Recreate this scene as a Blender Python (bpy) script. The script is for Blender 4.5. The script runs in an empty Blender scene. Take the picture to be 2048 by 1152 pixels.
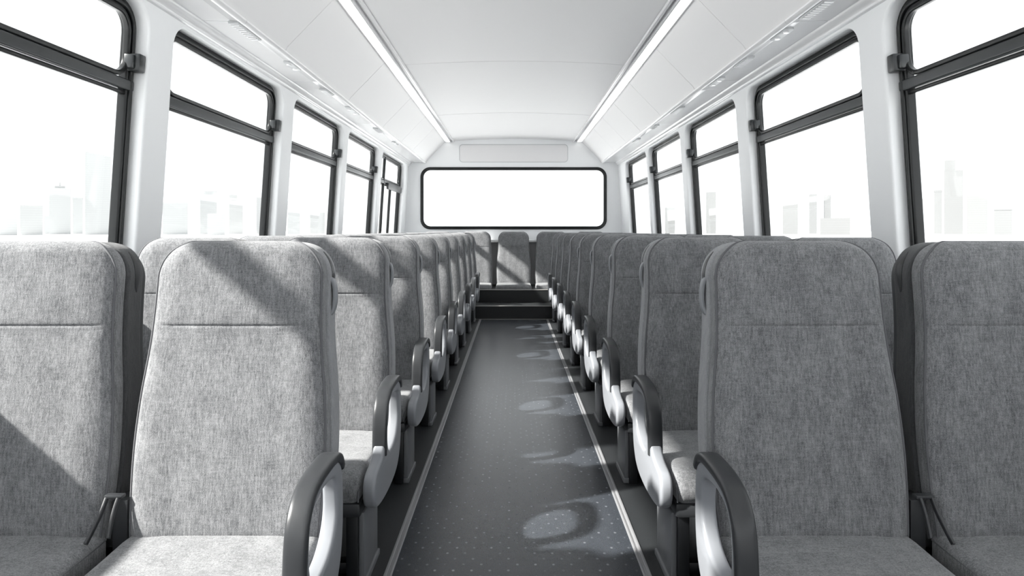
import bpy, bmesh, math, random
from mathutils import Vector, Matrix
random.seed(4)
S = bpy.context.scene
COL = S.collection
PI = math.pi
EYE = 1.09            # eye height over the bus floor
CX = -0.016
F = 1300.0            # focal length in pixels of the 2048 wide frame
VP = (1025.0, 461.0)  # vanishing point

# ------------------------------------------------------------------ materials
MATS = {}
def mat(name, col, rough=0.5, metal=0.0, spec=0.5, coat=0.0):
    m = bpy.data.materials.new(name); m.use_nodes = True
    b = m.node_tree.nodes['Principled BSDF']
    b.inputs['Base Color'].default_value = (*col, 1)
    b.inputs['Roughness'].default_value = rough
    b.inputs['Metallic'].default_value = metal
    b.inputs['Specular IOR Level'].default_value = spec
    b.inputs['Coat Weight'].default_value = coat
    MATS[name] = m
    return m
def nd(m, typ, **kw):
    n = m.node_tree.nodes.new(typ)
    for k, v in kw.items():
        setattr(n, k, v)
    return n
def lk(m, a, b): m.node_tree.links.new(a, b)

def fabric(name, dark, light, scale=1.0):
    m = mat(name, light, 0.95, spec=0.15)
    b = m.node_tree.nodes['Principled BSDF']
    b.inputs['Sheen Weight'].default_value = 0.25
    b.inputs['Sheen Roughness'].default_value = 0.5
    tc = nd(m, 'ShaderNodeTexCoord'); oi = nd(m, 'ShaderNodeObjectInfo')
    ad = nd(m, 'ShaderNodeVectorMath', operation='ADD')
    sc = nd(m, 'ShaderNodeVectorMath', operation='SCALE'); sc.inputs[3].default_value = 1.7
    lk(m, oi.outputs['Location'], sc.inputs[0])
    lk(m, tc.outputs['Object'], ad.inputs[0]); lk(m, sc.outputs[0], ad.inputs[1])
    def noise(sv, s, det):
        mp = nd(m, 'ShaderNodeMapping'); mp.inputs['Scale'].default_value = sv
        lk(m, ad.outputs[0], mp.inputs[0])
        n = nd(m, 'ShaderNodeTexNoise'); n.inputs['Scale'].default_value = s; n.inputs['Detail'].default_value = det
        n.inputs['Roughness'].default_value = 0.6
        lk(m, mp.outputs[0], n.inputs[0]); return n
    n1 = noise((1, 1, 0.14), 230*scale, 3)      # warp threads running up
    n2 = noise((0.14, 1, 1), 230*scale, 3)      # weft threads running across
    n3 = noise((1, 1, 0.45), 22*scale, 4)       # melange clouds
    n4 = noise((1, 1, 1), 620*scale, 1)         # yarn grain
    def math_(op, a, bb, v=None):
        x = nd(m, 'ShaderNodeMath', operation=op); lk(m, a, x.inputs[0])
        if v is None: lk(m, bb, x.inputs[1])
        else: x.inputs[1].default_value = v
        return x.outputs[0]
    s = math_('ADD', math_('MULTIPLY', n1.outputs[0], None, 1.35), math_('MULTIPLY', n2.outputs[0], None, 0.65))
    s = math_('ADD', s, math_('MULTIPLY', n3.outputs[0], None, 0.8))
    s = math_('ADD', s, math_('MULTIPLY', n4.outputs[0], None, 1.5))
    r = nd(m, 'ShaderNodeMapRange'); r.inputs['From Min'].default_value = 1.68; r.inputs['From Max'].default_value = 2.62
    lk(m, s, r.inputs[0])
    mx = nd(m, 'ShaderNodeMix', data_type='RGBA')
    mx.inputs[6].default_value = (*dark, 1); mx.inputs[7].default_value = (*light, 1)
    lk(m, r.outputs[0], mx.inputs[0]); lk(m, mx.outputs[2], b.inputs['Base Color'])
    bp = nd(m, 'ShaderNodeBump'); bp.inputs['Strength'].default_value = 0.35; bp.inputs['Distance'].default_value = 0.002
    lk(m, s, bp.inputs['Height']); lk(m, bp.outputs[0], b.inputs['Normal'])
    return m

M_FAB = fabric('grey_fabric', (0.092, 0.095, 0.101), (0.300, 0.304, 0.312))
M_PIPE = mat('piping', (0.12, 0.122, 0.13), 0.8)
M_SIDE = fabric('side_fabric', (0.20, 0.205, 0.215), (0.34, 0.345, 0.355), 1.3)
M_SIDE_SHADE = fabric('side_fabric_gap_shade', (0.045, 0.047, 0.05), (0.09, 0.092, 0.095), 1.3)  # mostly gap shadow put into the colour, partly the darker shell behind
M_SHELL = mat('shell_plastic', (0.24, 0.25, 0.265), 0.45)
M_BACK = mat('dark_back', (0.035, 0.037, 0.04), 0.5)
M_DARK = mat('dark_plastic', (0.030, 0.032, 0.035), 0.38)
M_STRAP = mat('arm_strap', (0.035, 0.037, 0.040), 0.34)
M_ARM = mat('arm_body', (0.26, 0.27, 0.29), 0.30)
M_BLACK = mat('black_steel', (0.012, 0.013, 0.015), 0.4)
M_LEG = mat('leg_cover', (0.15, 0.155, 0.165), 0.42)
M_RUB = mat('window_rubber', (0.007, 0.008, 0.0085), 0.30, spec=0.35)
M_BAR = mat('window_bar', (0.022, 0.025, 0.027), 0.28, spec=0.5)
M_WALL = mat('white_wall', (0.85, 0.86, 0.87), 0.40)
M_CEIL = mat('white_ceiling', (0.78, 0.775, 0.78), 0.45)
M_DUCT = mat('white_duct', (0.79, 0.79, 0.80), 0.16)
M_SEAM = mat('seam_grey', (0.30, 0.31, 0.32), 0.6)
M_VENT = mat('vent_grey', (0.52, 0.53, 0.54), 0.35)
M_TRIM = mat('strip_aluminium', (0.30, 0.30, 0.31), 0.35, metal=0.2)
M_RISER = mat('step_rubber', (0.016, 0.018, 0.019), 0.5)
M_NOSE = mat('step_nosing', (0.34, 0.33, 0.32), 0.4)
M_OUT = mat('pale_ground', (0.85, 0.86, 0.87), 0.9, spec=0.1)

# panels with a faint orange-peel so that the white surfaces are not dead flat
for m_ in (M_WALL, M_CEIL, M_DUCT):
    b = m_.node_tree.nodes['Principled BSDF']
    n = nd(m_, 'ShaderNodeTexNoise'); n.inputs['Scale'].default_value = 3.0; n.inputs['Detail'].default_value = 2
    g = nd(m_, 'ShaderNodeTexCoord'); lk(m_, g.outputs['Object'], n.inputs[0])
    bp = nd(m_, 'ShaderNodeBump'); bp.inputs['Strength'].default_value = 0.05; bp.inputs['Distance'].default_value = 0.02
    lk(m_, n.outputs[0], bp.inputs['Height']); lk(m_, bp.outputs[0], b.inputs['Normal'])

def glass_mat(name, tint):
    m = bpy.data.materials.new(name); m.use_nodes = True
    t = m.node_tree; t.nodes.clear()
    o = t.nodes.new('ShaderNodeOutputMaterial'); mx = t.nodes.new('ShaderNodeMixShader')
    tr = t.nodes.new('ShaderNodeBsdfTransparent'); tr.inputs[0].default_value = (*tint, 1)
    gl = t.nodes.new('ShaderNodeBsdfGlossy'); gl.inputs['Roughness'].default_value = 0.02
    lw = t.nodes.new('ShaderNodeLayerWeight'); lw.inputs[0].default_value = 0.5
    pw = t.nodes.new('ShaderNodeMath'); pw.operation = 'POWER'; pw.inputs[1].default_value = 5.0
    mm = t.nodes.new('ShaderNodeMath'); mm.operation = 'MULTIPLY_ADD'; mm.inputs[1].default_value = 0.35; mm.inputs[2].default_value = 0.012
    t.links.new(lw.outputs['Facing'], pw.inputs[0]); t.links.new(pw.outputs[0], mm.inputs[0])
    t.links.new(mm.outputs[0], mx.inputs[0]); t.links.new(tr.outputs[0], mx.inputs[1]); t.links.new(gl.outputs[0], mx.inputs[2])
    t.links.new(mx.outputs[0], o.inputs[0]); return m
M_GLASS = glass_mat('window_glass', (0.985, 0.995, 0.995))

def light_mat(name, col, st):
    m = mat(name, (0.9, 0.9, 0.88), 0.4)
    b = m.node_tree.nodes['Principled BSDF']
    b.inputs['Emission Color'].default_value = (*col, 1); b.inputs['Emission Strength'].default_value = st
    return m
M_LAMP = light_mat('lamp_diffuser', (1.0, 0.985, 0.96), 1.3)

def floor_mat(name, base, fleck, rough, dots):
    m = mat(name, base, rough, spec=0.5)
    b = m.node_tree.nodes['Principled BSDF']
    tc = nd(m, 'ShaderNodeTexCoord')
    n = nd(m, 'ShaderNodeTexNoise'); n.inputs['Scale'].default_value = 260; n.inputs['Detail'].default_value = 3
    lk(m, tc.outputs['Object'], n.inputs[0])
    mr = nd(m, 'ShaderNodeMapRange'); mr.inputs['From Min'].default_value = 0.3; mr.inputs['From Max'].default_value = 0.7
    lk(m, n.outputs[0], mr.inputs[0])
    mx = nd(m, 'ShaderNodeMix', data_type='RGBA')
    mx.inputs[6].default_value = (*[c*0.75 for c in base], 1); mx.inputs[7].default_value = (*[c*1.3 for c in base], 1)
    lk(m, mr.outputs[0], mx.inputs[0])
    last = mx.outputs[2]
    if dots:
        # anti-slip pips: staggered grid of small raised paler dots
        mp = nd(m, 'ShaderNodeMapping'); mp.inputs['Scale'].default_value = (24, 19, 1)
        mp.inputs['Rotation'].default_value = (0, 0, PI/4)
        lk(m, tc.outputs['Object'], mp.inputs[0])
        fr = nd(m, 'ShaderNodeVectorMath', operation='FRACTION'); lk(m, mp.outputs[0], fr.inputs[0])
        sb = nd(m, 'ShaderNodeVectorMath', operation='SUBTRACT'); sb.inputs[1].default_value = (.5, .5, 0); lk(m, fr.outputs[0], sb.inputs[0])
        ln = nd(m, 'ShaderNodeVectorMath', operation='LENGTH'); lk(m, sb.outputs[0], ln.inputs[0])
        r2 = nd(m, 'ShaderNodeMapRange'); r2.inputs['From Min'].default_value = 0.14; r2.inputs['From Max'].default_value = 0.06
        lk(m, ln.outputs['Value'], r2.inputs[0])
        n5 = nd(m, 'ShaderNodeTexNoise'); n5.inputs['Scale'].default_value = 19; lk(m, tc.outputs['Object'], n5.inputs[0])
        r3 = nd(m, 'ShaderNodeMapRange'); r3.inputs['From Min'].default_value = 0.38; r3.inputs['From Max'].default_value = 0.62; lk(m, n5.outputs[0], r3.inputs[0])
        mu = nd(m, 'ShaderNodeMath', operation='MULTIPLY'); lk(m, r2.outputs[0], mu.inputs[0]); lk(m, r3.outputs[0], mu.inputs[1])
        m2 = nd(m, 'ShaderNodeMix', data_type='RGBA'); m2.inputs[7].default_value = (*fleck, 1)
        lk(m, mu.outputs[0], m2.inputs[0]); lk(m, last, m2.inputs[6]); last = m2.outputs[2]
    lk(m, last, b.inputs['Base Color'])
    bp = nd(m, 'ShaderNodeBump'); bp.inputs['Strength'].default_value = 0.25; bp.inputs['Distance'].default_value = 0.001
    lk(m, n.outputs[0], bp.inputs['Height']); lk(m, bp.outputs[0], b.inputs['Normal'])
    return m
M_AISLE = floor_mat('aisle_vinyl', (0.038, 0.043, 0.051), (0.15, 0.155, 0.17), 0.27, True)
M_FLOOR = floor_mat('side_vinyl', (0.024, 0.026, 0.028), (0.2, 0.2, 0.2), 0.42, False)

# ------------------------------------------------------------------ mesh helpers
def link(name, me, m, parent=None, smooth=True, angle=35):
    me.name = name
    if m: me.materials.clear(); me.materials.append(m)
    if smooth:
        me.shade_smooth(); me.set_sharp_from_angle(angle=math.radians(angle))
    o = bpy.data.objects.new(name, me); COL.objects.link(o)
    if parent: o.parent = parent
    return o
def tagt(o, label=None, cat=None, group=None, kind=None):
    if label: o['label'] = label
    if cat: o['category'] = cat
    if group: o['group'] = group
    if kind: o['kind'] = kind
    return o
def empty(name, loc=(0, 0, 0)):
    o = bpy.data.objects.new(name, None); o.location = loc; o.empty_display_size = 0.1
    COL.objects.link(o); return o
def from_bm(bm):
    bmesh.ops.recalc_face_normals(bm, faces=bm.faces[:])
    me = bpy.data.meshes.new('m'); bm.to_mesh(me); bm.free(); return me
def add_box(bm, a, b, bev=0.0, seg=2):
    ret = bmesh.ops.create_cube(bm, size=1.0)
    vs = ret['verts']
    for v in vs:
        v.co = Vector([(a[i]+b[i])/2 + v.co[i]*(b[i]-a[i]) for i in range(3)])
    if bev > 0:
        es = list({e for v in vs for e in v.link_edges})
        bmesh.ops.bevel(bm, geom=es, offset=bev, segments=seg, affect='EDGES', profile=0.5)
def boxes(lst, bev=0.0):
    bm = bmesh.new()
    for a, b in lst: add_box(bm, a, b, bev)
    return from_bm(bm)
def loft(rings, caps=True, closed=True):
    bm = bmesh.new()
    vr = [[bm.verts.new(p) for p in r] for r in rings]
    n = len(rings[0])
    for i in range(len(vr)-1):
        for j in range(n if closed else n-1):
            k = (j+1) % n
            bm.faces.new((vr[i][j], vr[i][k], vr[i+1][k], vr[i+1][j]))
    if caps:
        bm.faces.new(vr[0][::-1]); bm.faces.new(vr[-1])
    return from_bm(bm)
def sweep(path, hw, ht, up, closed=False, rnd=8):
    """sweep a rounded rectangle (half width hw along 'up' binormal, half thickness ht) along a path"""
    up = Vector(up).normalized()
    pts = [Vector(p) for p in path]
    rings = []
    N = len(pts)
    for i, p in enumerate(pts):
        a = pts[i-1] if (i > 0 or closed) else p
        b = pts[(i+1) % N] if (i < N-1 or closed) else p
        t = (b-a).normalized(); s = up.cross(t).normalized()
        r = []
        for k in range(rnd*2):
            th = 2*PI*(k+.5)/(rnd*2)
            c, q = math.cos(th), math.sin(th)
            r.append(p + up*hw*math.copysign(abs(c)**0.45, c) + s*ht*math.copysign(abs(q)**0.45, q))
        rings.append(r)
    if closed: rings.append(rings[0])
    me = loft(rings, caps=not closed)
    if closed:
        bm = bmesh.new(); bm.from_mesh(me); bmesh.ops.remove_doubles(bm, verts=bm.verts[:], dist=1e-6)
        me2 = from_bm(bm); return me2
    return me
def tube(path, r, n=8, closed=False):
    pts = [Vector(p) for p in path]; rings = []; N = len(pts)
    ref = None
    for i, p in enumerate(pts):
        a = pts[i-1] if (i > 0 or closed) else p
        b = pts[(i+1) % N] if (i < N-1 or closed) else p
        t = (b-a).normalized()
        if ref is None: ref = Vector((0, 1, 0)) if abs(t.y) < 0.9 else Vector((1, 0, 0))
        s = t.cross(ref)
        if s.length < 1e-4: s = t.orthogonal()
        s.normalize(); ref2 = s.cross(t)
        rings.append([p + s*r*math.cos(2*PI*k/n) + ref2*r*math.sin(2*PI*k/n) for k in range(n)])
        ref = ref2
    if closed: rings.append(rings[0])
    return loft(rings, caps=not closed)
def rrect(x0, y0, x1, y1, r, seg=8):
    pts = []
    for cx, cy, a0 in ((x1-r, y1-r, 0), (x0+r, y1-r, PI/2), (x0+r, y0+r, PI), (x1-r, y0+r, 1.5*PI)):
        for k in range(seg+1):
            a = a0 + PI/2*k/seg
            pts.append((cx+r*math.cos(a), cy+r*math.sin(a)))
    return pts
def smooth_poly(pts, it=2):
    """Chaikin corner cutting of a closed polygon"""
    for _ in range(it):
        q = []
        for i in range(len(pts)):
            a, b = pts[i], pts[(i+1) % len(pts)]
            q.append((a[0]*.75+b[0]*.25, a[1]*.75+b[1]*.25)); q.append((a[0]*.25+b[0]*.75, a[1]*.25+b[1]*.75))
        pts = q
    return pts
def plate(outer, holes, thick, bevel=0.0, bres=3):
    """flat plate in local xy, thickness along z centred on 0, with rounded edges"""
    cu = bpy.data.curves.new('c', 'CURVE'); cu.dimensions = '2D'; cu.fill_mode = 'BOTH'
    cu.extrude = thick/2 - bevel; cu.bevel_depth = bevel; cu.bevel_resolution = bres; cu.offset = -bevel
    for loop in [outer]+holes:
        sp = cu.splines.new('POLY'); sp.points.add(len(loop)-1)
        for p, c in zip(sp.points, loop): p.co = (c[0], c[1], 0, 1)
        sp.use_cyclic_u = True
    o = bpy.data.objects.new('tmp', cu); COL.objects.link(o)
    bpy.context.view_layer.update()
    me = bpy.data.meshes.new_from_object(o.evaluated_get(bpy.context.evaluated_depsgraph_get()))
    bpy.data.objects.remove(o); bpy.data.curves.remove(cu)
    bm = bmesh.new(); bm.from_mesh(me); bmesh.ops.remove_doubles(bm, verts=bm.verts[:], dist=1e-6)
    bpy.data.meshes.remove(me)
    return from_bm(bm)
def xform(me, M):
    me.transform(M)
    if M.determinant() < 0: me.flip_normals()
    return me

# ------------------------------------------------------------------ seats
def lean(z): return 0.105*max(0.0, z-0.36)/0.70
def wprof(z):
    """half width of a backrest at height z"""
    P = [(0.20, .2245), (0.32, .228), (0.44, .2355), (0.56, .2375), (0.68, .231), (0.80, .218), (0.90, .2125), (1.02, .2115), (1.14, .2115), (1.26, .2115)]
    z = min(max(z, .321), 1.13)
    for i in range(1, len(P)-2):
        if z <= P[i+1][0]:
            t = (z-P[i][0])/(P[i+1][0]-P[i][0]); p0, p1, p2, p3 = (P[i+k][1] for k in (-1, 0, 1, 2))
            return 0.5*((2*p1)+(-p0+p2)*t+(2*p0-5*p1+4*p2-p3)*t*t+(-p0+3*p1-3*p2+p3)*t**3)
    return .2115
def rr_ring(w, t, r, n=7):
    """rounded rectangle in (x,y), half sizes w,t"""
    r = min(r, w*.98, t*.98); pts = []
    for cx, cy, a0 in ((w-r, -t+r, -PI/2), (w-r, t-r, 0), (-w+r, t-r, PI/2), (-w+r, -t+r, PI)):
        for k in range(n+1):
            a = a0+PI/2*k/n; pts.append((cx+r*math.cos(a), cy+r*math.sin(a)))
    out = []
    m = len(pts)
    for i in range(m):                         # subdivide the long flat runs
        a, b = pts[i], pts[(i+1) % m]
        out.append(a)
        if i % (n+1) == n:
            for k in range(1, 12): out.append((a[0]+(b[0]-a[0])*k/12, a[1]+(b[1]-a[1])*k/12))
    return out
ZT = 1.063
def zsamples(z0, zt, R, n1=30, n2=12):
    zs = [z0+(zt-R-z0)*i/n1 for i in range(n1)]
    zs += [zt-R+R*math.sin(PI/2*i/n2) for i in range(n2+1)]
    return zs
def pad_mesh(wadd=0, z0=0.335, zt=ZT, th=0.032, yoff=0.032, Rw=0.095, Rt=0.030, seam=True, rcorner=0.024, crown=0.010):
    rings = []
    for z in zsamples(z0, zt, Rw):
        w = wprof(z)+wadd
        if z > zt-Rw:
            q = (z-(zt-Rw))/Rw; w -= Rw*(1-math.sqrt(max(0, 1-q*q)))*1.0
        t = th
        if z > zt-Rt:
            q = (z-(zt-Rt))/Rt; t = th*(0.12+0.88*math.sqrt(max(0, 1-q*q)))
        if z < z0+.02: t = th*(0.75+0.25*((z-z0)/.02))
        ys = -0.006*math.sin(PI*min(1, max(0, (z-.36)/.45)))          # lumbar
        if seam:
            d = (z-0.852)
            ys -= 0.006/(1+math.exp(-d/0.010))*(1.0 if z > .8 else 0)  # headrest pillow stands proud
            ys += 0.0028*math.exp(-(d/0.003)**2)
        ring = []
        for (x, y) in rr_ring(w, t, rcorner):
            yy = y
            if y < 0:
                yy -= crown*(1-(x/max(w, .01))**2)
                yy -= 0.010*max(0, 1-abs(abs(x)/w-0.80)/0.16) * (1 if z < .84 else .3) # side bolsters
                k = min(1, max(0, (0.90-abs(x)/w)/.1)); yy += ys*k if seam else 0
            ring.append((x, yoff+lean(z)+yy, z))
        rings.append(ring)
    return loft(rings)
_zz = None
def pad_mesh_fine(**k): return pad_mesh(**k)
# finer height sampling round the headrest seam
_old = zsamples
def zsamples(z0, zt, R, n1=30, n2=12):
    zs = _old(z0, zt, R, n1, n2)
    if z0 < .8: zs += [0.852+d for d in (-.02, -.012, -.008, -.005, -.003, -.0015, 0, .0015, .003, .005, .008, .012, .02)]
    return sorted(set(round(z, 5) for z in zs))

def piping_path(xin=0.010, yoff=0.032, th=0.032):
    L = []
    for z in zsamples(0.345, ZT-.002, 0.095):
        w = wprof(z)
        if z > ZT-.095:
            q = (z-(ZT-.095))/.095; w -= .095*(1-math.sqrt(max(0, 1-q*q)))
        f = 0.0
        if z > ZT-.03: f = 0.020*((z-(ZT-.03))/.03)**2
        L.append((w-xin*.3, yoff+lean(z)-th+.010+f, z))
    L = L[:-1]
    return [(-x, y, z) for x, y, z in L[::1]] + [(x, y, z) for x, y, z in L[::-1]]

def cushion_mesh(w=0.236, front=-0.435, back=0.035, ztop=0.362, zb=0.262, R=0.026, nose=0.062):
    # side profile (y,z), then lofted across x with rounded flanks
    prof = []
    for k in range(9):                      # nose
        a = PI + (-PI/2)*k/8
        prof.append((front+nose+nose*math.cos(a), ztop-nose+nose*math.sin(a)))
    for k in range(1, 12):
        y = front+nose+(back-front-nose-.02)*k/12
        prof.append((y, ztop-0.010*math.sin(PI*k/12)))
    prof += [(back-.01, ztop-.004), (back, ztop-.02), (back, zb+.01), (back-.01, zb)]
    for k in range(1, 8): prof.append((back-.01+(front+.05-back)*k/8, zb))
    prof += [(front+.03, zb), (front+.014, zb+.006), (front+.004, zb+.018)]
    cy, cz = (front+back)/2, (ztop+zb)/2
    rings = []
    steps = [(-w+R-R*math.cos(PI/2*k/6), R*(1-math.sin(PI/2*k/6))) for k in range(7)]
    steps += [(-w+R+(2*w-2*R)*k/16, 0) for k in range(1, 16)]
    steps += [(-s[0], s[1]) for s in steps[:7][::-1]]
    for x, ins in steps:
        r = []
        for (y, z) in prof:
            dy = min(1, max(-1, (y-cy)/((back-front)/2-.0))); dz = min(1, max(-1, (z-cz)/((ztop-zb)/2)))
            yy = y - ins*dy*abs(dy)**3; zz = z - ins*dz*abs(dz)**1.0
            if z > cz: zz += 0.006*(1-(x/w)**2) - .003
            r.append((x, yy, zz))
        rings.append(r)
    return loft(rings)

ARM_OUT = [(0.012, .530), (0.022, .44), (.018, .36), (-.005, .290), (-.060, .243), (-.18, .226), (-.33, .230), (-.425, .250), (-.445, .295), (-.440, .335), (-.41, .358), (-.345, .366), (-.292, .392), (-.278, .43), (-.276, .47), (-.262, .515), (-.225, .545), (-.14, .556), (-.05, .556)]
ARM_IN = [(-.040, .515), (-.030, .45), (-.040, .41), (-.075, .372), (-.13, .352), (-.20, .350), (-.240, .385), (-.245, .45), (-.232, .495), (-.20, .520), (-.12, .528)]
STRAP = [(0.012, .520), (-.005, .545), (-.04, .558), (-.10, .560), (-.16, .557), (-.205, .548), (-.238, .530), (-.262, .500), (-.274, .46), (-.279, .42), (-.281, .39), (-.281, .365)]

def spline(pts, n=6):
    out = []
    P = [Vector(p) for p in pts]
    for i in range(len(P)-1):
        p0 = P[max(0, i-1)]; p1 = P[i]; p2 = P[i+1]; p3 = P[min(len(P)-1, i+2)]
        for k in range(n):
            t = k/n
            out.append(0.5*((2*p1)+(-p0+p2)*t+(2*p0-5*p1+4*p2-p3)*t*t+(-p0+3*p1-3*p2+p3)*t**3))
    out.append(P[-1]); return out

MESH = {}
def get(key, fn, sx):
    k = (key, sx)
    if k not in MESH:
        me = fn()
        if sx < 0: xform(me, Matrix.Diagonal((-1, 1, 1, 1)))
        MESH[k] = me; me['fresh'] = 1
    return MESH[k]
def part(name, key, fn, m, parent, sx, angle=40):
    me = get(key, fn, sx)
    if 'fresh' in me:
        del me['fresh']; me.materials.append(m); me.name = name
        me.shade_smooth(); me.set_sharp_from_angle(angle=math.radians(angle))
    o = bpy.data.objects.new(name, me); COL.objects.link(o); o.parent = parent
    return o

YZ = Matrix(((0, 0, 1, 0), (1, 0, 0, 0), (0, 1, 0, 0), (0, 0, 0, 1)))   # plate xy -> world y,z ; thickness -> x
AX = -0.267      # arm centre, local x on the aisle side (aisle at -x)

def seat(x, y, side, kind, label, group, z=0.0):
    """side=+1: right of the aisle (aisle at local -x); kind aisle / window / bench"""
    t = empty('bus_seat', (x, y, z)); tagt(t, label, 'seat', group)
    s = side
    part('backrest', 'pad', lambda: pad_mesh(), M_FAB, t, s, 60)
    part('piping', 'pipe', lambda: tube(piping_path(), 0.0032, 6), M_PIPE, t, s, 80)
    part('back_bolster', 'bolw' if kind == 'window' else 'bol', lambda: pad_mesh(0.0035, .30, ZT-.004, .036, .090, .095, .026, False, .009, 0), M_SIDE_SHADE if kind == 'window' else M_SIDE, t, s, 60)
    part('back_panel', 'bpan', lambda: pad_mesh(-.004, .27, ZT-.02, .022, .135, .09, .02, False, .014, 0), M_BACK, t, s, 60)
    part('seat_cushion', 'cush', lambda: cushion_mesh(), M_FAB, t, s, 60)
    def cpipe():
        p = [(-0.2335, y, z) for y, z in [(.02, .338), (-.1, .333), (-.25, .331), (-.35, .333), (-.40, .322), (-.428, .298), (-.432, .275)]]
        return tube(spline(p, 4), .0028, 6)
    part('cushion_piping', 'cpipe', cpipe, M_PIPE, t, s, 80)
    part('seat_pan', 'pan', lambda: boxes([((-.238, -.425, .222), (.238, .13, .268))], .012), M_DARK, t, s)
    if kind == 'bench': 
        return t
    def leg():
        bm = bmesh.new()
        add_box(bm, (-.243, -.395, .012), (-.226, -.195, .228), .004)
        add_box(bm, (-.250, -.400, 0), (-.222, -.190, .022), .004)
        return from_bm(bm)
    part('leg_cover', 'leg', leg, M_LEG, t, s)
    part('leg', 'legc', lambda: boxes([((-.2265, -.408, 0), (-.190, -.365, .226)), ((-.2265, -.365, 0), (-.20, -.20, .226))], .004), M_BLACK, t, s)
    part('leg', 'legd', lambda: boxes([((.19, -.36, 0), (.225, -.24, .226))], .004), M_BLACK, t, s)
    part('foot_bar', 'fbar', lambda: boxes([((-.20, -.335, .008), (.20, -.29, .045))], .006), M_BLACK, t, s)
    # dark grip slot near the top of the aisle flank
    def slot():
        rings = []
        for k in range(15):
            u = k/14; z_ = .925+.108*u
            zz = min(z_, ZT-.02); w = wprof(zz)+.003
            if z_ > ZT-.099: q = (z_-(ZT-.099))/.095; w -= .095*(1-math.sqrt(max(0, 1-min(1, q)**2)))
            hh = .011*math.sqrt(max(.02, 1-(2*u-1)**2))
            yc = .094+lean(z_)
            rings.append([(-w+.004, yc-hh, z_), (-w-.0015, yc-hh, z_), (-w-.0025, yc, z_), (-w-.0015, yc+hh, z_), (-w+.004, yc+hh, z_)])
        return loft(rings)
    part('grip_slot', 'slot', slot, M_BLACK, t, s)
    if kind == 'window': return t
    def grab():
        p = [(-.200, .165, .962), (-.212, .170, .962), (-.221, .172, .948), (-.224, .172, .915), (-.221, .170, .884), (-.212, .166, .868), (-.198, .160, .868)]
        return sweep(spline(p, 5), .012, .005, (0, 1, 0))
    part('grab_handle', 'grab', grab, M_SHELL, t, s)
    def arm():
        me = plate(smooth_poly(ARM_OUT), [smooth_poly(ARM_IN)], 0.038, 0.010, 3)
        xform(me, YZ); xform(me, Matrix.Translation((AX, 0, 0))); return me
    a = part('armrest', 'arm', arm, M_ARM, t, s, 50)
    def strap():
        return sweep([(AX, p[0], p[1]) for p in spline([(q[0], q[1], 0) for q in STRAP], 4)], .0235, .012, (1, 0, 0))
    part('armrest_cap', 'strap', strap, M_STRAP, a, s, 50)
    part('arm_bolt', 'bolt', lambda: boxes([((AX+.0, -.012, .30), (-.20, .03, .34))], .004), M_BLACK, a, s)
    # recline bracket in the gap to the window seat
    def brk():
        bm = bmesh.new()
        a1 = [(0.250, .004, .452), (0.252, -.012, .425), (0.250, -.030, .395), (.246, -.045, .372)]
        a2 = [(0.278, .004, .452), (0.280, -.018, .420), (0.283, -.045, .39), (.286, -.065, .368)]
        for p in (a1, a2):
            m_ = sweep(spline(p, 4), .0035, .006, (1, 0, 0)); bm.from_mesh(m_)
        add_box(bm, (.240, -.004, .446), (.284, .016, .455), .003)
        add_box(bm, (.246, .03, .25), (.284, .09, .43), .003)
        return from_bm(bm)
    part('recline_bracket', 'brk', brk, M_STRAP, t, s)
    return t

ROWS = [1.56+0.82*i for i in range(9)]
ORD = ['first', 'second', 'third', 'fourth', 'fifth', 'sixth', 'seventh', 'eighth', 'ninth']
for i, y in enumerate(ROWS):
    for s, sn in ((-1, 'left'), (1, 'right')):
        look = 'sunlit grey fabric' if s < 0 else 'shaded grey fabric'
        where = f'{ORD[i]} row from the viewer' if 0 < i < 8 else ('front row nearest the viewer' if i == 0 else 'last row before the steps')
        seat(s*0.712, y, s, 'aisle', f'{look} aisle seat with armrest, {sn} of the aisle, {where}', 'aisle seats along the '+sn+' of the aisle')
        seat(s*1.238, y, s, 'window', f'grey fabric window seat on the {sn} side, {where}', 'window seats along the '+sn+' wall')
BN = {-2: 'far left end of the raised rear bench, beside the window', -1: 'raised rear bench, just left of its middle seat', 0: 'middle of the raised rear bench facing the aisle',
      1: 'raised rear bench, just right of its middle seat', 2: 'far right end of the raised rear bench, beside the window'}
for k in range(-2, 3):
    seat(k*0.535, 8.95, 1 if k > 0 else -1, 'bench', 'grey fabric bench seat, '+BN[k], 'seats of the rear bench', z=0.012+.0)

# ------------------------------------------------------------------ shell of the bus
YF, YR = -2.6, 9.39
# floor
o = link('floor', boxes([((-1.66, YF, -.06), (-.41, YR, 0)), ((.41, YF, -.06), (1.66, YR, 0)), ], 0), M_FLOOR, None, False); tagt(o, kind='structure')
o = link('floor_aisle', boxes([((-.41, YF, -.06), (.41, YR, 0))]), M_AISLE, None, False); tagt(o, kind='structure')
# aluminium strips along the aisle
n_tr = [0]
def trim(me, m, smooth=True):
    n_tr[0] += 1
    o = link('trim_%d' % n_tr[0], me, m, None, smooth); tagt(o, kind='structure'); return o
for s in (-1, 1):
    trim(boxes([((s*.41-.013, YF+.05, -.002), (s*.41-.0035, 8.0, .0035)), ((s*.41+.0035, YF+.05, -.002), (s*.41+.013, 8.0, .0035)), ((s*.41-.004, YF+.05, -.002), (s*.41+.004, 8.0, .0015))], .0008), M_TRIM)
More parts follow.
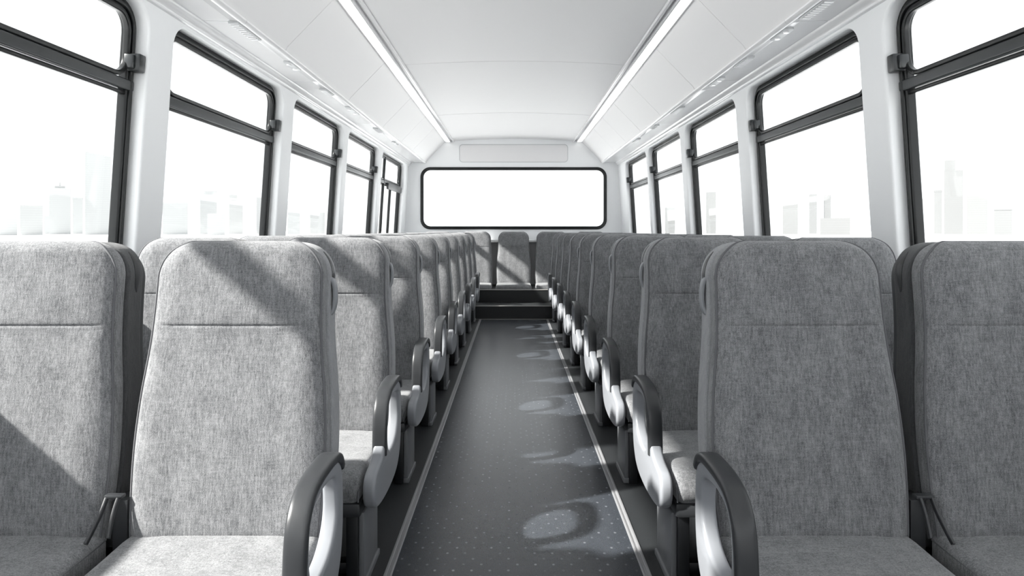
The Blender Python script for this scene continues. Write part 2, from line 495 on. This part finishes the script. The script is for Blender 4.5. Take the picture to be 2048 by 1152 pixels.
# steps
for nm, a, b in (('trim', (-1.62, 8.0, 0), (1.62, YR, .163)), ('trim', (-1.60, 8.52, .163), (1.60, YR, .228))):
    pass
def step(name, y0, z0, z1, label):
    o = link(name, boxes([((-1.60, y0, z0), (1.60, YR-.02, z1-.008))], 0), M_RISER, None, False)
    tagt(o, label, 'step')
    c = link('nosing', boxes([((-1.598, y0-.004, z1-.010), (1.598, y0+.035, z1))], .002), M_NOSE, o)
    return o
step('floor_step', 8.0, 0.0, 0.163, 'dark rubber lower step with pale nosing at the end of the aisle')
step('floor_step', 8.46, 0.155, 0.322, 'dark rubber upper step with pale nosing carrying the rear bench')
trim(boxes([((-.47, 7.955, -.001), (.47, 7.985, .004))], .001), M_NOSE)

SL = 0.065
XE = 1.57
def wall_matrix(s, off=0.0):
    """plate (x=Y, y=slope height, z=outwards) -> world, wall leaning in at the top"""
    n = math.sqrt(1+SL*SL)
    base = Vector((s*(XE+SL*EYE+off), 0, 0))
    cx = Vector((0, 1, 0)); cy = Vector((-s*SL, 0, 1)); cz = Vector((s/n, 0, SL/n))
    return Matrix(((cx.x, cy.x, cz.x, base.x), (cx.y, cy.y, cz.y, base.y), (cx.z, cy.z, cz.z, base.z), (0, 0, 0, 1)))
def wx(z): return XE-SL*(z-EYE)
WIN_L = [(-1.9, .42), (.75, 2.69), (2.885, 4.27), (4.47, 5.80), (5.95, 7.33), (7.50, 9.06)]
WIN_R = [(-1.9, .42), (.75, 2.69), (2.885, 4.27), (4.47, 5.80), (5.95, 7.36), (7.46, 8.85)]
ZS, ZW = 0.885, 2.016
WT = 0.10
def make_wall(name, s, wins):
    holes = [rrect(a, ZS, b, ZW, .11) for a, b in wins]
    me = plate([(YF-.05, -.06), (YR+.1, -.06), (YR+.1, 2.16), (YF-.05, 2.16)], holes, WT, .012, 4)
    xform(me, wall_matrix(s, WT/2))
    return tagt(link(name, me, M_WALL, None, True, 50), kind='structure')
make_wall('wall_left', -1, WIN_L)
make_wall('wall_right', 1, WIN_R)
nw = [0]
def make_window(s, a, b, latch=True, doorish=False):
    nw[0] += 1
    e = empty('window_%d' % nw[0], (0, 0, 0)); tagt(e, kind='structure')
    def P(name, outer, holes, th, bev, off, m, par=e):
        me = plate(outer, holes, th, bev, 3); xform(me, wall_matrix(s, off))
        return link(name, me, m, par, True, 50)
    fw = .042
    g = .004
    D = .034
    P('window_frame', rrect(a-.01, ZS-.01, b+.01, ZW+.01, .12), [rrect(a+fw, ZS+fw, b-fw, ZW-fw, .075)], .040, .008, .042+D, M_RUB)
    P('inner_gasket', rrect(a+.018, ZS+.018, b-.018, ZW-.018, .095), [rrect(a+.032, ZS+.032, b-.032, ZW-.032, .085)], .016, .005, .019+D, M_RUB)
    zc = 1.688
    P('cross_rail', rrect(a+.008, zc-.026, b-.004, zc+.018, .010), [], .034, .006, .030+D, M_BAR)
    P('cross_rail_seal', rrect(a+.03, zc-.044, b-.03, zc-.028, .006), [], .026, .005, .040+D, M_RUB)
    sw = .020
    P('sash_frame', rrect(a+.04, zc+.020, b-.036, ZW-.036, .085), [rrect(a+.04+sw, zc+.020+sw, b-.036-sw, ZW-.036-sw, .066)], .026, .006, .030+D, M_RUB)
    me = plate(rrect(a+.02, ZS+.02, b-.02, ZW-.02, .10), [], .005, 0); xform(me, wall_matrix(s, .058+D)); link('glass_pane', me, M_GLASS, e, False)
    if latch:
        me = boxes([((b-.046, zc+.052, -.040), (b-.004, zc+.125, .012)), ((b-.060, zc+.060, -.020), (b-.040, zc+.118, .02))], .006)
        xform(me, wall_matrix(s, .012+D)); link('latch', me, M_BAR, e)
    if doorish:
        for yy, z0, z1, w_ in ((a+.42, ZS, ZW-.03, .035), (a+.88, ZS, zc-.05, .032)):
            me = boxes([((yy-w_/2, z0+.02, -.016), (yy+w_/2, z1, .016))], .006)
            xform(me, wall_matrix(s, .026+D)); link('upright_bar', me, M_RUB, e)
        me = boxes([((a+.55, zc-.085, -.03), (b-.05, zc+.0, .0))], .012)
        xform(me, wall_matrix(s, .012+D)); link('lock_housing', me, M_DARK, e)
    return e
for i, (a, b) in enumerate(WIN_L): make_window(-1, a, b, latch=(i != 5), doorish=(i == 5))
for i, (a, b) in enumerate(WIN_R): make_window(1, a, b)
# window sill ledge under the glass
for s in (-1, 1):
    trim(boxes([((min(s*1.50, s*1.585), YF+.02, .800), (max(s*1.50, s*1.585), YR-.02, .828))], .008), M_WALL)

# rear wall with window
RM = Matrix(((1, 0, 0, 0), (0, 0, 1, YR+.04), (0, 1, 0, 0), (0, 0, 0, 1)))   # plate xy -> x,z
rw = (-1.345, 1.105, 1.345, 2.005)
me = plate([(-1.70, -.06), (1.70, -.06), (1.70, 2.5), (-1.70, 2.5)], [rrect(rw[0]+.01, rw[1]+.01, rw[2]-.01, rw[3]-.01, .13)], .08, .012, 4)
xform(me, RM); tagt(link('wall_rear', me, M_WALL, None, True, 50), kind='structure')
nw[0] += 1
e = tagt(empty('window_%d' % nw[0]), kind='structure')
me = plate(rrect(rw[0], rw[1], rw[2], rw[3], .14), [rrect(rw[0]+.047, rw[1]+.047, rw[2]-.047, rw[3]-.047, .10)], .03, .010, 3)
xform(me, Matrix.Translation((0, -.045, 0)) @ RM); link('window_frame', me, M_RUB, e, True, 50)
me = plate(rrect(rw[0]+.02, rw[1]+.02, rw[2]-.02, rw[3]-.02, .12), [], .005, 0); xform(me, RM); link('glass_pane', me, M_GLASS, e, False)
# faint raised panel over the rear window
me = plate(rrect(-.785, 2.075, .785, 2.335, .05), [rrect(-.778, 2.082, .778, 2.328, .045)], .004, .001, 2); xform(me, Matrix.Translation((0, -.041, 0)) @ RM)
t = tagt(empty('access_panel'), 'white rounded rectangular access panel above the rear window', 'panel')
link('panel_rim', me, M_VENT, t)
me = plate(rrect(-.777, 2.083, .777, 2.327, .044), [], .006, .002, 2); xform(me, Matrix.Translation((0, -.040, 0)) @ RM); link('panel_face', me, M_CEIL, t)
# shelf behind the rear bench
trim(boxes([((-1.52, 9.16, .925), (1.52, YR+.005, .96))], .008), M_WALL)
# front bulkhead with windscreen, behind the viewer
FM = Matrix(((1, 0, 0, 0), (0, 0, 1, YF-.04), (0, 1, 0, 0), (0, 0, 0, 1)))
me = plate([(-1.70, -.06), (1.70, -.06), (1.70, 2.5), (-1.70, 2.5)], [rrect(-1.4, .75, 1.4, 2.1, .13)], .08, .01, 2)
xform(me, FM); tagt(link('wall_front', me, M_WALL, None, True, 50), kind='structure')

# ceiling and ducts: profiles extruded along the bus
def extrude_profile(prof, y0, y1, n=1):
    rings = [[(x, y0+(y1-y0)*k/n, z) for x, z in prof] for k in range(n+1)]
    bm = bmesh.new(); vr = [[bm.verts.new(p) for p in r] for r in rings]
    for i in range(n):
        for j in range(len(prof)-1):
            bm.faces.new((vr[i][j], vr[i][j+1], vr[i+1][j+1], vr[i+1][j]))
    me = bpy.data.meshes.new('m'); bm.to_mesh(me); bm.free(); return me
DZ = 1.285
# central ceiling, three panels with fine gaps
segs = [YF-.02, -.2, 2.3, 5.08, 7.30, YR+.02]
bm = bmesh.new()
prof = [(-.865+1.73*k/24, EYE+DZ+.008+.030*(1-((k-12)/12)**2)) for k in range(25)]
for a, b in zip(segs, segs[1:]):
    r = [[bm.verts.new((x, y, z+dz)) for x, z in prof] for y, dz in ((a+.001, .008), (a+.003, .002), (a+.008, 0), (b-.008, 0), (b-.003, .002), (b-.001, .008))]
    for i in range(5):
        for j in range(24): bm.faces.new((r[i][j], r[i][j+1], r[i+1][j+1], r[i+1][j]))
me = bpy.data.meshes.new('m'); bm.to_mesh(me); bm.free()
tagt(link('ceiling', me, M_CEIL, None, True, 20), kind='structure')
# roof skin that closes everything above
tagt(link('ceiling_roof', extrude_profile([(-1.62, 2.14), (-1.35, 2.42), (-.9, 2.50), (0, 2.52), (.9, 2.50), (1.35, 2.42), (1.62, 2.14)], YF-.1, YR+.1), M_SEAM, None, True), kind='structure')
SEAML = [-1.4, -.2, 1.0, 2.25, 3.57, 4.95, 6.25, 7.28, 8.10]
SEAMR = [-1.4, -.2, 1.0, 2.30, 3.56, 4.56, 5.62, 6.50, 7.32, 8.12]
SOFL = [1.3, 3.05, 4.27, 4.53, 5.95]
for s, sm, nm in ((-1, SEAML, 'left'), (1, SEAMR, 'right')):
    # sloping duct face in panels
    ys = [YF-.02]+sm+[YR+.02]
    bm = bmesh.new()
    pr = [(s*1.262, 2.078), (s*1.250, 2.100), (s*.985, EYE+DZ-.003)]
    nx, nz = -s*.72, -.69
    for a, b in zip(ys, ys[1:]):
        r = []
        for y, d in ((a+.0008, .006), (a+.002, .0015), (a+.005, 0), (b-.005, 0), (b-.002, .0015), (b-.0008, .006)):
            r.append([bm.verts.new((x+(-nx)*d, y, z+(-nz)*d)) for x, z in pr])
        for i in range(5):
            for j in range(2): bm.faces.new((r[i][j], r[i][j+1], r[i+1][j+1], r[i+1][j]))
    me = bpy.data.meshes.new('m'); bm.to_mesh(me); bm.free()
    o = tagt(link('ceiling_'+nm, me, M_CEIL, None, True, 20), kind='structure')
    # rounded lip and glossy soffit
    lip = []
    for k in range(9):
        a = -.2*PI + 1.0*PI*k/8
        lip.append((s*(1.278-.020*math.cos(a-.6)), 2.082-.016*math.sin(a+.35)))
    pr2 = [(s*1.262, 2.080), (s*1.262, 2.070), (s*1.268, 2.062), (s*1.278, 2.058), (s*1.290, 2.060), (s*1.300, 2.066), (s*1.330, 2.0685), (s*1.336, 2.072), (s*1.47, 2.074)]
    bm = bmesh.new(); sf = [YF-.02]+SOFL+[YR+.02]
    for a, b in zip(sf, sf[1:]):
        r = [[bm.verts.new((x, y, z+d*(1 if k > 5 else 0))) for k, (x, z) in enumerate(pr2)] for y, d in ((a+.0008, .004), (a+.004, 0), (b-.004, 0), (b-.0008, .004))]
        for i in range(3):
            for j in range(len(pr2)-1): bm.faces.new((r[i][j], r[i][j+1], r[i+1][j+1], r[i+1][j]))
    me = bpy.data.meshes.new('m'); bm.to_mesh(me); bm.free()
    trim(me, M_DUCT)
    # cove moulding between soffit and wall
    pr3 = [(s*1.465, 2.080), (s*1.468, 2.066), (s*1.474, 2.058), (s*1.482, 2.054), (s*1.490, 2.050), (s*1.496, 2.040), (s*1.497, 2.032), (s*1.512, 2.028)]
    trim(extrude_profile(pr3, YF-.02, YR+.02), M_DUCT)
    # backing behind the seams
    trim(extrude_profile([(s*1.60, 2.10), (s*1.27, 2.088), (s*.99, EYE+DZ+.012), (s*.80, EYE+DZ+.05)], YF-.02, YR+.02), M_SEAM)
    # lamp: recessed channel + luminous diffuser + inner gutter
    t = tagt(empty('strip_light'), f'long luminous white ceiling strip light on the {nm} of the aisle', 'ceiling light', 'strip lights along the ceiling')
    z0 = EYE+DZ
    chan = [(s*.988, z0-.008), (s*.984, z0-.014), (s*.978, z0-.012), (s*.976, z0+.000)]
    bm = bmesh.new()
    link('light_channel', extrude_profile(chan, YF+.01, YR), M_DUCT, t)
    link('gutter', extrude_profile([(s*.916, z0-.006), (s*.912, z0-.014), (s*.904, z0-.012), (s*.902, z0+.012), (s*.884, z0+.016), (s*.882, z0-.002), (s*.874, z0-.008), (s*.862, z0-.006), (s*.858, z0+.006), (s*.856, z0+.02)], YF+.01, YR), M_DUCT, t)
    tubes = [YF+.02, -.3, 1.7, 4.35, 6.35, YR-.02] if s > 0 else [YF+.02, -.6, 1.5, 3.9, 5.9, YR-.02]
    for a, b in zip(tubes, tubes[1:]):
        pd = [(s*.977, z0-.002), (s*.970, z0-.008), (s*.950, z0-.011), (s*.930, z0-.011), (s*.918, z0-.006)]
        link('diffuser', extrude_profile(pd, a+.004, b-.004), M_LAMP, t)

# air vents and reading lights on the soffit lip
def vent(s, y, ln, w, kind):
    if kind == 'grille':
        t = tagt(empty('air_vent', (s*1.318, y, 2.064)), None, 'air vent', 'air vents along the luggage ledge')
        link('vent_body', boxes([((-w/2, -ln/2, -.010), (w/2, ln/2, .006))], .004), M_VENT, t)
        n = 9
        for k in range(n): link('slat', boxes([((-w/2+.006, -ln/2+ln*(k+.7)/(n+1), -.014), (w/2-.006, -ln/2+ln*(k+.7)/(n+1)+.006, -.009))], 0), M_DUCT, t, False)
    else:
        t = tagt(empty('reading_spotlight', (s*1.318, y, 2.064)), None, 'reading light', 'reading lights along the luggage ledge')
        me = plate(rrect(-w/2, -ln/2, w/2, ln/2, w*.42), [], .014, .004, 2); link('housing', me, M_VENT, t)
        for k in (-1, 1):
            bm = bmesh.new(); bmesh.ops.create_cone(bm, cap_ends=True, segments=20, radius1=w*.26, radius2=w*.32, depth=.008)
            me = from_bm(bm); me.transform(Matrix.Translation((0, k*ln*.26, -.009))); link('lens', me, M_DUCT, t)
    return t
VL = [(2.3, .30, 'light'), (3.17, .28, 'grille'), (3.84, .20, 'light'), (4.56, .20, 'grille'), (5.28, .34, 'light'), (6.30, .26, 'grille'), (7.25, .26, 'light')]
VR = [(2.85, .26, 'grille'), (3.22, .20, 'light'), (3.75, .22, 'grille'), (4.25, .24, 'light'), (5.25, .28, 'grille'), (6.1, .22, 'light'), (7.0, .24, 'grille')]
for s, L, sn in ((-1, VL, 'left'), (1, VR, 'right')):
    cnt = {'grille': 0, 'light': 0}
    tot = {k: sum(1 for v in L if v[2] == k) for k in cnt}
    for y, ln, k in L:
        t = vent(s, y, ln, .05, k); n = cnt[k]; cnt[k] += 1
        pos = 'nearest the viewer' if n == 0 else ('nearest the rear wall' if n == tot[k]-1 else f'{ORD[n]} from the viewer')
        t['label'] = (f'slatted grey air vent under the {sn} luggage ledge, {pos}' if k == 'grille' else f'oval twin reading light under the {sn} luggage ledge, {pos}')

# ------------------------------------------------------------------ outdoors
G = -1.0
bm = bmesh.new(); bmesh.ops.create_grid(bm, x_segments=2, y_segments=2, size=3000)
me = from_bm(bm); me.transform(Matrix.Translation((0, 0, G)))
tagt(link('ground', me, M_OUT, None, False), kind='structure')
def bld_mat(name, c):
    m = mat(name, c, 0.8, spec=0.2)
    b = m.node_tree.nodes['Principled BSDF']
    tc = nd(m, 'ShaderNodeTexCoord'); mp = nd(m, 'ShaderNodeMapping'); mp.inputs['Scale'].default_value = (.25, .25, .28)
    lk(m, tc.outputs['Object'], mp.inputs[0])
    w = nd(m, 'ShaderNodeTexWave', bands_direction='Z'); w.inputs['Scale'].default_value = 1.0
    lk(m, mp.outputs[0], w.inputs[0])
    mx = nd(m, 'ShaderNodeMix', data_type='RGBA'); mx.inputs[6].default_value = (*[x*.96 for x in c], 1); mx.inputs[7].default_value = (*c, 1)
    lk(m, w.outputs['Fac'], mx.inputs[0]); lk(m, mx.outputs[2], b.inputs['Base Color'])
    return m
BM = [bld_mat('haze_tower', (.365, .37, .368)), bld_mat('haze_tower_paler', (.385, .388, .385)), bld_mat('haze_block_sunward', (.175, .177, .177)), bld_mat('haze_tower_sunward', (.168, .171, .172)), bld_mat('haze_tower_sunward_lighter', (.178, .181, .181))]  # haze put into these tones; right-hand ones darkened to offset direct sun
def building(px0, px1, pv, Y, mi, top, label):
    x0 = CX+(px0-VP[0])*Y/F; x1 = CX+(px1-VP[0])*Y/F; zt = EYE+(VP[1]-pv)*Y/F
    az = math.atan2((x0+x1)/2-CX, Y); w = (x1-x0)*math.cos(az); d = w*.8; h = zt-G
    t = tagt(empty('tower_building' if h > 30 else 'office_building', ((x0+x1)/2+d/2*math.sin(az), Y+d/2*math.cos(az), G)), label, 'building', 'hazy skyline')
    t.rotation_euler.z = -az
    bx = [((-w/2, -d/2, 0), (w/2, d/2, h))]
    if top == 'crown': bx = [((-w/2, -d/2, 0), (w/2, d/2, h*.92)), ((-w*.25, -d*.25, h*.9), (w*.25, d*.25, h*.97)), ((-w*.04, -d*.04, h*.96), (w*.04, d*.04, h*1.04))]
    if top == 'step': bx = [((-w/2, -d/2, 0), (w/2, d/2, h*.86)), ((-w*.48, -d*.48, h*.85), (w*.1, d*.48, h))]
    if top == 'slab': bx = [((-w/2, -d/2, 0), (w/2, d/2, h*.97)), ((-w*.53, -d*.53, h*.955), (w*.53, d*.53, h))]
    if px0 > 1025 and mi < 2: mi += 3  # right-hand towers take the copies darkened against the sun
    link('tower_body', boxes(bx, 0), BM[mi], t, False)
    if top == 'slant':
        prf = [[(-w/2, y, h-.01), (w/2, y, h-.01), (w/2, y, h-.01), (-w/2, y, h*1.05)] for y in (-d/2, d/2)]
        link('slanted_top', loft(prf), BM[mi], t, False)
B = [(170, 222, 312, 330, 0, 'slant', 'tallest hazy tower with slanted top outside the nearest left window'),
     (98, 142, 368, 360, 0, 'crown', 'hazy tower with pointed crown outside the nearest left window'),
     (145, 166, 395, 400, 0, 'slab', 'narrow hazy tower between the two tall left towers'),
     (40, 86, 411, 300, 1, 'flat', 'low wide hazy office block, second from the left picture edge'),
     (-10, 35, 406, 280, 1, 'flat', 'low hazy office block cut by the left picture edge'),
     (88, 110, 432, 420, 0, 'flat', 'small hazy block left of the pointed tower'),
     (325, 376, 405, 340, 0, 'flat', 'hazy block beside the pillar of the second left window'),
     (400, 434, 382, 380, 0, 'flat', 'hazy tower in the middle of the second left window'),
     (415, 450, 427, 300, 1, 'flat', 'low pale block in front of the middle tower, second left window'),
     (458, 486, 390, 420, 1, 'step', 'faint stepped tower, right part of the second left window'),
     (513, 545, 395, 400, 1, 'flat', 'faint tower at the rear edge of the second left window'),
     (575, 600, 402, 360, 0, 'flat', 'hazy block seen through the third left window'),
     (620, 650, 425, 380, 1, 'flat', 'low faint block at the rear of the third left window'),
     (1826, 1846, 398, 380, 1, 'flat', 'faint slim tower beside the frame of the nearest right window'),
     (1868, 1884, 380, 420, 0, 'slab', 'slim hazy tower left of the tallest right tower'),
     (1888, 1926, 320, 360, 0, 'step', 'tallest hazy stepped tower outside the nearest right window'),
     (1934, 1975, 361, 330, 1, 'flat', 'broad banded hazy tower outside the nearest right window'),
     (1988, 2024, 418, 300, 0, 'slab', 'low dark-roofed hazy block near the right picture edge'),
     (1618, 1634, 388, 400, 0, 'flat', 'left one of the twin hazy towers in the second right window'),
     (1648, 1662, 390, 400, 0, 'flat', 'right one of the twin hazy towers in the second right window'),
     (1565, 1596, 404, 360, 1, 'flat', 'faint block at the rear part of the second right window'),
     (1640, 1700, 436, 300, 2, 'flat', 'long low white block below the twin towers'),
     (1412, 1432, 384, 420, 1, 'flat', 'faint slim tower seen through the third right window'),
     (1330, 1350, 415, 420, 1, 'flat', 'faint low tower seen through the fourth right window')]
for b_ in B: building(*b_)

# ------------------------------------------------------------------ light
W = bpy.data.worlds.new('World'); S.world = W; W.use_nodes = True
bg = W.node_tree.nodes['Background']
bg.inputs[0].default_value = (0.960, 0.980, 1.0, 1); bg.inputs[1].default_value = 1.35
sd = bpy.data.lights.new('sun', 'SUN'); so = bpy.data.objects.new('sun', sd); COL.objects.link(so)
d = Vector((1.0, 0.31, -0.77)).normalized()
so.rotation_euler = d.to_track_quat('-Z', 'Y').to_euler()
sd.energy = 10.0; sd.angle = math.radians(1.6); sd.color = (1.0, 0.965, 0.92)

# ------------------------------------------------------------------ camera
cd = bpy.data.cameras.new('camera'); co = bpy.data.objects.new('camera', cd); COL.objects.link(co)
co.location = (CX, 0, EYE); co.rotation_euler = (PI/2, 0, 0)
cd.sensor_width = 36; cd.lens = F*36/2048
cd.shift_x = -(VP[0]-1024)/2048; cd.shift_y = -(576-VP[1])/2048
cd.clip_start = 0.02; cd.clip_end = 5000
S.camera = co
S.view_settings.view_transform = 'Standard'; S.view_settings.look = 'None'; S.view_settings.gamma = 1
S.view_settings.use_curve_mapping = False; S.view_settings.exposure = 0.54
S.cycles.max_bounces = 10; S.cycles.diffuse_bounces = 6; S.cycles.transparent_max_bounces = 16
S.cycles.use_denoising = True
S.cycles.sample_clamp_indirect = 8
